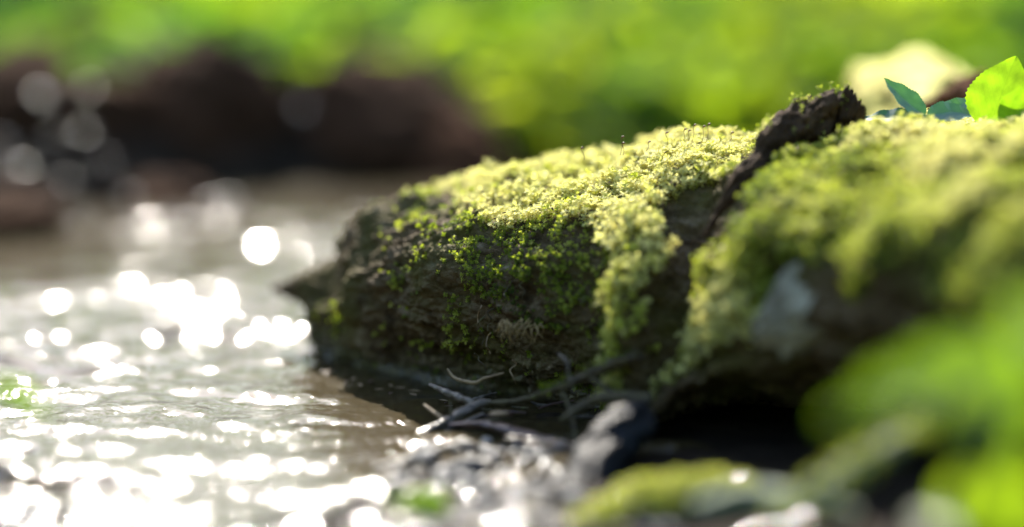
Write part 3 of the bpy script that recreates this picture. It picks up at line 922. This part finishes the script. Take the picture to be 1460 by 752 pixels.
r = np.random.default_rng(71)
flk = np.array([[-1, 0, 0], [-.3, .5, .1], [.4, .45, .12], [1, .1, 0], [.3, -.5, .06], [-.5, -.4, .1], [0, 0, .28], [0, 0, -.15]])
flf = [(i, (i + 1) % 6, 6) for i in range(6)] + [((i + 1) % 6, i, 7) for i in range(6)]
for k in range(30):
    x0 = r.uniform(455, 650) if k < 18 else r.uniform(380, 560)
    y0 = (np.interp(x0, [455, 560, 650], [520, 548, 575]) + r.uniform(0, 14)) if k < 18 else r.uniform(600, 720)
    sz = r.uniform(0.0012, 0.0034)
    Vf = (flk * sz * np.array([1, r.uniform(.4, .9), 0.5])) @ rotz(r.uniform(0, 6.28)).T + G(x0, y0, 0.0014)
    kk = int(r.integers(0, 2))
    tag(mesh('plant_scrap', Vf, flf, (MAT_TAN, MAT_RED)[kk], smooth=False), ('tan', 'reddish brown')[kk] + ' scrap of dead leaf floating on the stream', 'leaf scrap', ('tan', 'reddish')[kk] + ' leaf scraps floating on the water')

# dead leaf fragment by the twig
lf = np.array([[-0.0042, 0, 0], [-0.003, 0.0022, 0.0006], [0.0025, 0.0024, 0.0008], [0.0042, 0.0004, 0.001], [0.003, -0.002, 0.0006], [-0.0028, -0.0018, 0.0002], [0, 0, 0.0012]])
V = np.concatenate([lf, lf - up * 0.0005]) @ rotz(-0.25).T + P(712., 594., 0.945) + up * 0.001
F = [(i, (i + 1) % 6, 6) for i in range(6)] + [((i + 1) % 6 + 7, i + 7, 13) for i in range(6)] + [(i, i + 7, (i + 1) % 6 + 7, (i + 1) % 6) for i in range(6)]
tag(mesh('dead_leaf', V, F, MAT_TAN), 'small pale tan leaf fragment lying beside the forked twig', 'leaf')


# ------------------------------------------------------------------ leaves and small plants
def leaf_geo(base, tip, face, width, fold=0.25, curl=0.15, serr=0.05, nu=36, nw=9, nserr=17, droop=0.0):
    """A leaf from base to tip (world points) whose upper side looks along face."""
    base, tip = np.asarray(base), np.asarray(tip)
    d = tip - base
    ln = np.linalg.norm(d)
    d = d / ln
    f = np.asarray(face, float)
    f = f - d * (f @ d)
    f /= np.linalg.norm(f)
    s = np.cross(d, f)
    u = np.linspace(0, 1, nu)
    prof = np.sin(np.pi * u ** 0.72) ** 0.85
    prof[0] = 0.03
    prof[-1] = 0.0
    tooth = 1 + serr * ((u * nserr) % 1.0 - 0.5) * 2
    hw = 0.5 * width * prof * tooth
    v = np.linspace(-1, 1, nw)
    Pn = base + d * (u * ln)[:, None, None] + s * (hw[:, None] * v[None])[..., None]
    z = -fold * np.abs(v)[None] * hw[:, None] * 0.0 + fold * hw[:, None] * np.abs(v)[None] + curl * ln * (-(u - 0.4) ** 2)[:, None] + 0.015 * ln * np.sin(u * 21)[:, None] * np.abs(v)[None] - droop * ln * (u ** 2)[:, None]
    Pn = Pn + f * z[..., None]
    uv = np.stack(np.broadcast_arrays(v[None] * prof[:, None], u[:, None] * 1.4), -1)
    return Pn.reshape(-1, 3), grid_faces(nu, nw), uv.reshape(-1, 2)


def add_leaf(parent, base, tip, face, width, mat, stem_to=None, tint=0.5, stem_r=0.0006, label=None, **kw):
    V, F, uv = leaf_geo(base, tip, face, width, **kw)
    o = mesh('leaf', V, F, mat, parent, uv=uv, vattr={'tint': np.full(len(V), tint)})
    if label:
        o['label'] = label
    if stem_to is not None:
        base = np.asarray(base); st_ = np.asarray(stem_to)
        mid = (base + st_) / 2 + np.array([0.0, 0.0, 0.004])
        V, F = tube_geo([base, mid, st_], [stem_r, stem_r * 1.2, stem_r * 1.4], 16, 8, 0)
        mesh('stem', V, F, MAT_STEM, parent)
    return o


cf = -FWD
t = thing('seedling', 'bright yellow-green backlit seedling leaf standing upright on top of the mossy log', 'seedling', P(1415., 200., 0.985))
root = P(1415., 205., 0.985)
add_leaf(t, P(1408., 186., 0.985), P(1449., 79., 0.990), cf + np.array([-0.25, 0, 0.15]), 0.0265, MAT_LEAF, root, 0.1, fold=0.12, curl=0.1)
add_leaf(t, P(1428., 182., 0.975), P(1492., 128., 0.965), cf + np.array([-0.1, 0, 0.7]), 0.017, MAT_LEAF, root, 0.05, fold=0.35)
t = thing('creeping_plant', 'low plant with toothed bluish leaves behind the moss beside the seedling', 'plant', P(1335., 195., 0.985))
root = P(1335., 200., 0.99)
add_leaf(t, P(1318., 166., 0.985), P(1258., 114., 0.985), cf + np.array([0.35, 0.0, 0.55]), 0.0105, MAT_TEAL, root, 0.7, fold=0.3, curl=-0.15, serr=0.08)
add_leaf(t, P(1322., 166., 0.985), P(1392., 160., 0.990), cf * 0.6 + np.array([0, 0, 0.7]), 0.0120, MAT_TEAL, root, 0.9, fold=0.3, serr=0.08)
add_leaf(t, P(1312., 170., 0.98), P(1225., 166., 0.99), cf * 0.5 + np.array([0, 0, 0.8]), 0.0100, MAT_TEAL, root, 0.3, fold=0.3, serr=0.08)
add_leaf(t, P(1340., 172., 0.99), P(1385., 138., 1.0), cf + np.array([0.3, 0, 0.8]), 0.0090, MAT_TEAL, root, 1.0, fold=0.3, serr=0.08)

# near plants, far out of focus
t = thing('leafy_weed', 'tall soft green weed with broad leaves close to the camera', 'plant', (0.105, 0.58, 0.0))
base = np.array([0.105, 0.60, 0.0])
for a, b, dd, w, tint, mt, fc in [
    ((1450, 500), (1180, 590), (0.62, 0.60), 0.0185, 0.3, MAT_LEAF, (0, 0, 1.2)),
    ((1445, 520), (1290, 505), (0.64, 0.63), 0.0150, 0.4, MAT_LEAF, (0.2, 0, 1.0)),
    ((1435, 480), (1475, 690), (0.60, 0.59), 0.0140, 0.3, MAT_LEAF, (0.5, 0, 0.2)),
    ((1455, 520), (1330, 600), (0.61, 0.585), 0.0150, 0.5, MAT_LEAF, (0.1, 0, 0.7)),
    ((1440, 495), (1560, 440), (0.61, 0.63), 0.0260, 0.9, MAT_LEAF, (0, 0, 1.0)),
]:
    add_leaf(t, P(float(a[0]), float(a[1]), dd[0]), P(float(b[0]), float(b[1]), dd[1]), cf + np.array(fc), w, mt, base, tint, stem_r=0.0009)
t = thing('low_weed', 'small bright green weed at the foot of the tall soft weed', 'plant', (0.115, 0.60, 0.0))
base = np.array([0.115, 0.62, 0.0])
add_leaf(t, P(1375., 770., 0.62), P(1445., 660., 0.63), cf + np.array([0, 0, 0.6]), 0.022, MAT_LEAF, base, 0.9)
add_leaf(t, P(1400., 790., 0.61), P(1490., 690., 0.62), cf + np.array([0.2, 0, 0.6]), 0.026, MAT_LEAF, base, 0.8)
add_leaf(t, P(1385., 760., 0.64), P(1300., 728., 0.66), cf + np.array([0.2, 0, 0.4]), 0.010, MAT_LEAF, base, 0.0, label='narrow darker leaf')
t = thing('shore_seedling', 'small bright green blurred leaf among the shore pebbles', 'plant', G(600., 745., 0.0))
add_leaf(t, P(640., 730., 0.79), P(552., 712., 0.80), cf + np.array([0, 0, 0.8]), 0.0115, MAT_LEAF, G(615., 760., 0.0), 0.5)
add_leaf(t, P(610., 735., 0.79), P(628., 690., 0.80), cf + np.array([0, 0, 0.6]), 0.008, MAT_LEAF, None, 0.3)
t = thing('waterside_weed', 'pale green blurred leaf drooping over the glittering water', 'grass', (-0.22, 0.66, 0.0))
V, F = tube_geo([np.array([-0.24, 0.72, -0.02]), P(-60., 600., 0.74), P(-20., 555., 0.745)], [0.0009, 0.0008, 0.0006], 20, 8, 0)
mesh('stalk', V, F, MAT_STEM, t)
add_leaf(t, P(-20., 552., 0.745), P(72., 588., 0.74), cf + np.array([0, 0, 0.8]), 0.010, MAT_LEAF, None, 0.2)


# mossy branch and lichen sticks at the front
def furry_stick(name, label, pts, rad, mat, tint, n, seed, size=0.004):
    r = np.random.default_rng(seed)
    wp = [P(*map(float, p)) for p in pts]
    t = thing(name, label, 'branch', wp[0])
    V, F = tube_geo(wp, rad, 70, 24, 0.3, 0.9, seed)
    mesh('stem', V, F, mat, t)
    k = r.choice(len(V), n)
    p = V[k]
    c = spline(wp, 70)[k // 24]
    nv = p - c
    nv /= np.linalg.norm(nv, axis=1)[:, None]
    nv = nv + up * 0.6
    keep = nv[:, 2] > 0.1
    p, nv = p[keep], nv[keep] / np.linalg.norm(nv[keep], axis=1)[:, None]
    VV, FF, TT = instance(SHOOT[:4], p - nv * 0.001, rand_frames(nv, r, 0.3), r.uniform(0.7, 1.2, len(p)) * size, tint + r.normal(0, 0.1, len(p)), r)
    mesh('moss', VV, FF, MAT_MOSS, t, smooth=False, vattr={'tint': TT})
    return t


furry_stick('mossy_branch', 'fallen branch coated in yellow-green moss in front of the black stick', [(828, 765, 0.79), (885, 736, 0.80), (950, 715, 0.805), (1020, 706, 0.81), (1070, 712, 0.815)],
            [0.003, 0.0048, 0.0052, 0.0042, 0.003], MAT_ROOT, 0.62, 900, 3, 0.0048)
furry_stick('lichen_branch', 'crooked branch with pale lichen rising toward the tall weed', [(1110, 745, 0.72), (1170, 705, 0.725), (1240, 655, 0.73), (1310, 615, 0.735)],
            [0.003, 0.0042, 0.0036, 0.002], MAT_LICHEN, 0.45, 260, 4, 0.0035)
stick('bleached_stick', 'smooth pale bleached stick lying at the very front', 'stick',
      [(990, 725, 0.745), (1060, 708, 0.75), (1130, 715, 0.745), (1220, 735, 0.74)], [0.003, 0.0046, 0.0046, 0.003], MAT_LICHEN, 50, 20, 0.2, 0.8, 12)
stick('dark_twig', 'dark wet twig slanting across the bottom of the water', 'twig',
      [(330, 765, 0.775), (430, 742, 0.785), (540, 722, 0.80)], [0.0016, 0.0018, 0.0014], MAT_STICK, 40, 12, 0.3, 1, 14)

# ------------------------------------------------------------------ pebbles on the shore, each its own object
r = np.random.default_rng(77)
PEB = []
for k in range(8):
    V, F = rock_geo(30 + k, (1.0, r.uniform(0.65, 0.95), r.uniform(0.45, 0.7)), 3, 0.25, 1.2, 0.04)
    me = bpy.data.meshes.new('pebble')
    me.from_pydata(V.tolist(), [], F.tolist())
    me.polygons.foreach_set('use_smooth', np.ones(len(F), bool))
    me.update()
    PEB.append(me)
pmeshes = {}


def pebble(p, size, kind, label, group, sink=0.3):
    key = (int(r.integers(0, 8)), kind)
    if key not in pmeshes:
        m2 = PEB[key[0]].copy()
        m2.materials.append(MAT_PEB[kind])
        pmeshes[key] = m2
    o = bpy.data.objects.new('pebble', pmeshes[key])
    COL.objects.link(o)
    o.location = (p[0], p[1], p[2] + size * (0.55 - sink))
    o.rotation_euler = (r.normal(0, 0.3), r.normal(0, 0.3), r.uniform(0, 6.28))
    o.scale = (size * r.uniform(0.8, 1.2), size * r.uniform(0.8, 1.2), size * r.uniform(0.8, 1.2))
    return tag(o, label, 'pebble', group)


PL = ['dark grey wet pebble among the other shore pebbles', 'brown wet pebble among the other shore pebbles', 'ochre wet pebble among the other shore pebbles', 'pale wet pebble among the other shore pebbles']
PG = ['grey shore pebbles', 'brown shore pebbles', 'ochre shore pebbles', 'pale shore pebbles']
placed = []
tries = 0
while len(placed) < 190 and tries < 6000:
    tries += 1
    x, y = r.uniform(470, 960), r.uniform(610, 755)
    lim = np.interp(y, [610, 640, 690, 752], [640, 570, 540, 470])
    if x < lim or (x > 800 and y < 690):
        continue
    g_ = G(x, y, 0.004)
    z = float(terrain(np.array([g_[0]]), np.array([g_[1]]))[0])
    s = float(0.0014 * (4.6 ** r.random()))
    if any((g_[0] - a) ** 2 + (g_[1] - b) ** 2 < (0.8 * (s + c)) ** 2 for a, b, c in placed):
        continue
    placed.append((g_[0], g_[1], s))
    k = int(r.choice(4, p=[0.42, 0.28, 0.12, 0.18]))
    pebble((g_[0], g_[1], max(z, -0.002)), s, k, PL[k], PG[k])

# ------------------------------------------------------------------ far bank: rocks, stumps, wet stones
def boulder(name, label, cat, x0, x1, ytop, d, mat, seed, depth=0.09, rough=0.3, ybase=300):
    w = (x1 - x0) / F0 * d / 2
    top = P((x0 + x1) / 2., float(ytop), d)
    bot = P((x0 + x1) / 2., float(ybase), d)
    h = (top[2] - bot[2])
    V, F = rock_geo(seed, (w * 1.05, depth, h * 0.62), 5, rough, 1.4, 0.06)
    c = np.array([top[0], top[1], bot[2] + h * 0.42])
    o = mesh(name, V + c, F, mat)
    return tag(o, label, cat)


boulder('boulder', 'large dark boulder on the far bank behind the tip of the log', 'rock', 385, 700, 100, 1.98, MAT_ROCK, 1, 0.10, 0.28, 300)
boulder('boulder', 'dark brown boulder on the far bank left of the largest dark boulder', 'rock', 165, 450, 75, 1.95, MAT_ROCK, 2, 0.10, 0.3, 300)
boulder('boulder', 'dark boulder at the far bank, nearest the left edge of the photo', 'rock', -90, 235, 80, 1.86, MAT_ROCK, 5, 0.10, 0.35, 310)
boulder('tree_stump', 'rusty brown lump of rotten stump standing above the dark boulders', 'stump', 265, 380, 40, 2.15, MAT_BROWN, 6, 0.05, 0.4, 240)
boulder('rotten_stump', 'rusty brown stump behind the boulder at the left edge', 'stump', 60, 190, 50, 2.2, MAT_BROWN, 7, 0.05, 0.4, 240)
boulder('soil_clod', 'brown clod of earth to the right of the largest dark boulder', 'earth', 590, 720, 185, 1.92, MAT_BROWN, 8, 0.06, 0.35, 300)
boulder('soil_clod', 'reddish brown clod of earth on top of the largest dark boulder', 'earth', 500, 610, 95, 2.15, MAT_BROWN, 9, 0.05, 0.4, 220)
boulder('soil_clod', 'low brown clod of earth at the water edge below the leftmost boulder', 'earth', -60, 85, 262, 1.60, MAT_ROCK, 14, 0.06, 0.35, 335)
boulder('soil_clod', 'flat dark brown clod of earth standing in the water before the far boulders', 'earth', 150, 290, 262, 1.74, MAT_ROCK, 15, 0.05, 0.35, 305)
for k, (x, y, d, s, kind) in enumerate([(60, 140, 1.80, .008, 3), (78, 195, 1.78, .006, 3), (128, 130, 1.82, .007, 2), (95, 262, 1.74, .005, 1), (183, 283, 1.74, .005, 3), (120, 192, 1.8, .007, 0), (20, 300, 1.7, .008, 0), (245, 310, 1.70, .006, 0),
                                        (300, 296, 1.76, .008, 0), (30, 245, 1.74, .008, 1), (150, 235, 1.76, .007, 1), (430, 160, 1.86, .007, 0), (330, 292, 1.74, .007, 1), (5, 205, 1.78, .006, 3)]):
    pebble(P(float(x), float(y), d - 0.11), s * 0.8, kind + 4, 'wet %s stone on the dark far bank' % ['grey', 'brown', 'ochre', 'pale'][kind], 'wet %s stones on the far bank' % ['grey', 'brown', 'ochre', 'pale'][kind], 0.5)

# pale sunlit stone behind the log
V, F = rock_geo(12, (0.0300, 0.100, 0.026), 5, 0.26, 1.5, 0.06)
tag(mesh('pale_stone', V + P(1296., 150., 1.27), F, MAT_CREAM), 'rounded pale yellowish sunlit stone behind the bluish plant', 'stone')
# ------------------------------------------------------------------ undergrowth on the far bank
r = np.random.default_rng(99)


def ug_leaf(r):
    w = r.uniform(0.26, 0.4)
    v = np.array([[0, 0, 0], [w * .8, .3, .05], [w, .55, .04], [0, 1, -.12], [-w, .55, .04], [-w * .8, .3, .05], [0, .45, 0]])
    f = np.array([[0, 1, 6], [1, 2, 6], [2, 3, 6], [3, 4, 6], [4, 5, 6], [5, 0, 6]])
    return v, f, np.full(7, 0.75)


UG = [ug_leaf(r) for _ in range(5)]
N = 44000
d = 1.95 * (4.6 ** r.random(N))
x = (r.random(N) - 0.5) * (0.62 * d + 0.5)
yf = np.interp(x, FAR_X, FAR_Y)
front = sstep(-0.06, 0.02, x)
keep = d > yf + 0.12 - 0.20 * front
x, d = x[keep], d[keep]
pp = np.stack([x, d, terrain(x, d)], -1)
clump = fbm(np.stack([x * 2.6, d * 1.3, x * 0], -1), 3)
hgt = (0.012 + 0.075 * r.random(len(x)) ** 1.3 * (1 + 0.9 * clump)) * (0.6 + 0.25 * d) * (0.35 + 0.65 * sstep(0.0, 0.45, d - yf[keep]))
pp[:, 2] += hgt
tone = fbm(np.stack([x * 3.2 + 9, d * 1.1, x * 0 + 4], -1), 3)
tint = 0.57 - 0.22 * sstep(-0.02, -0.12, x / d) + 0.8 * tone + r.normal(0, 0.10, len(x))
az = r.uniform(0, 2 * np.pi, len(x))
nv = np.stack([0.45 * np.cos(az), 0.45 * np.sin(az) - 0.15, np.ones(len(x))], -1)
nv /= np.linalg.norm(nv, axis=1)[:, None]
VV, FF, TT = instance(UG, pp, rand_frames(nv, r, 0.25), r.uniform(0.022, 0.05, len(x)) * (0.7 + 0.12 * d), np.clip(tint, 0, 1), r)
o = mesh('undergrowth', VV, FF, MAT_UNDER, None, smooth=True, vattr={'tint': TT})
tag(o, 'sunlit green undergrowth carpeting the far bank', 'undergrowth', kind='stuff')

boulder('soil_clod', 'dark brown lump standing in for the dark hollow between the pale stone and the bright seedling', 'earth', 1325, 1440, 112, 1.13, MAT_BROWN, 10, 0.025, 0.4, 215)  # added dark lump in place of the cavity beside the pale stone

# ------------------------------------------------------------------ unseen woodland ring, added to green the reflections and cut grey ambient
def wood(name, N, rad, zmax, size):
    th = r.uniform(0, 2 * np.pi, N)
    rr_ = r.uniform(rad[0], rad[1], N)
    x_, y_ = rr_ * np.sin(th), 1.5 + rr_ * np.cos(th)
    top = zmax * (0.75 + 0.45 * fbm(np.stack([np.sin(th) * 3, np.cos(th) * 3, th * 0], -1), 3))
    z_ = terrain(x_, y_) + r.random(N) * top
    den_ = fbm(np.stack([x_ * .5, y_ * .5, z_ * .7], -1), 3)
    k_ = den_ > -0.35
    p_ = np.stack([x_, y_, z_], -1)[k_]
    a_ = r.normal(0, 1, p_.shape); a_[:, 2] = np.abs(a_[:, 2]) + 0.4
    a_ /= np.linalg.norm(a_, axis=1)[:, None]
    VV, FF, TT = instance(UG, p_, rand_frames(a_, r, 0.3), r.uniform(0.6, 1.3, len(p_)) * size, np.clip(0.25 + 0.35 * den_[k_] + r.normal(0, 0.1, len(p_)), 0, 1), r)
    o = mesh(name, VV, FF, MAT_UNDER, None, smooth=True, vattr={'tint': TT})
    return o


tag(wood('woodland', 34000, (10.0, 14.0), 5.6, 0.34), 'leafy green woodland thicket added out of view to green the reflections', 'woodland', kind='stuff')

# a pale grass tuft beyond the log
t = thing('grass_tuft', 'pale grass tuft catching light beyond the mossy ridge', 'grass', P(712., 225., 2.0))
for k, (x0, x1, y1) in enumerate([(712, 704, 150), (718, 722, 140), (722, 735, 175), (708, 698, 180)]):
    b = P(float(x0), 225., 2.0)
    tp_ = P(float(x1), float(y1), 2.0)
    V, F, uv = leaf_geo(b, tp_, cf, 0.006, serr=0, curl=0.1, nu=16, nw=5)
    mesh('blade', V, F, MAT_UNDER, t, uv=uv, vattr={'tint': np.full(len(V), 0.95)})

for o in bpy.data.objects:
    if '_base' in o:
        del o['_base']
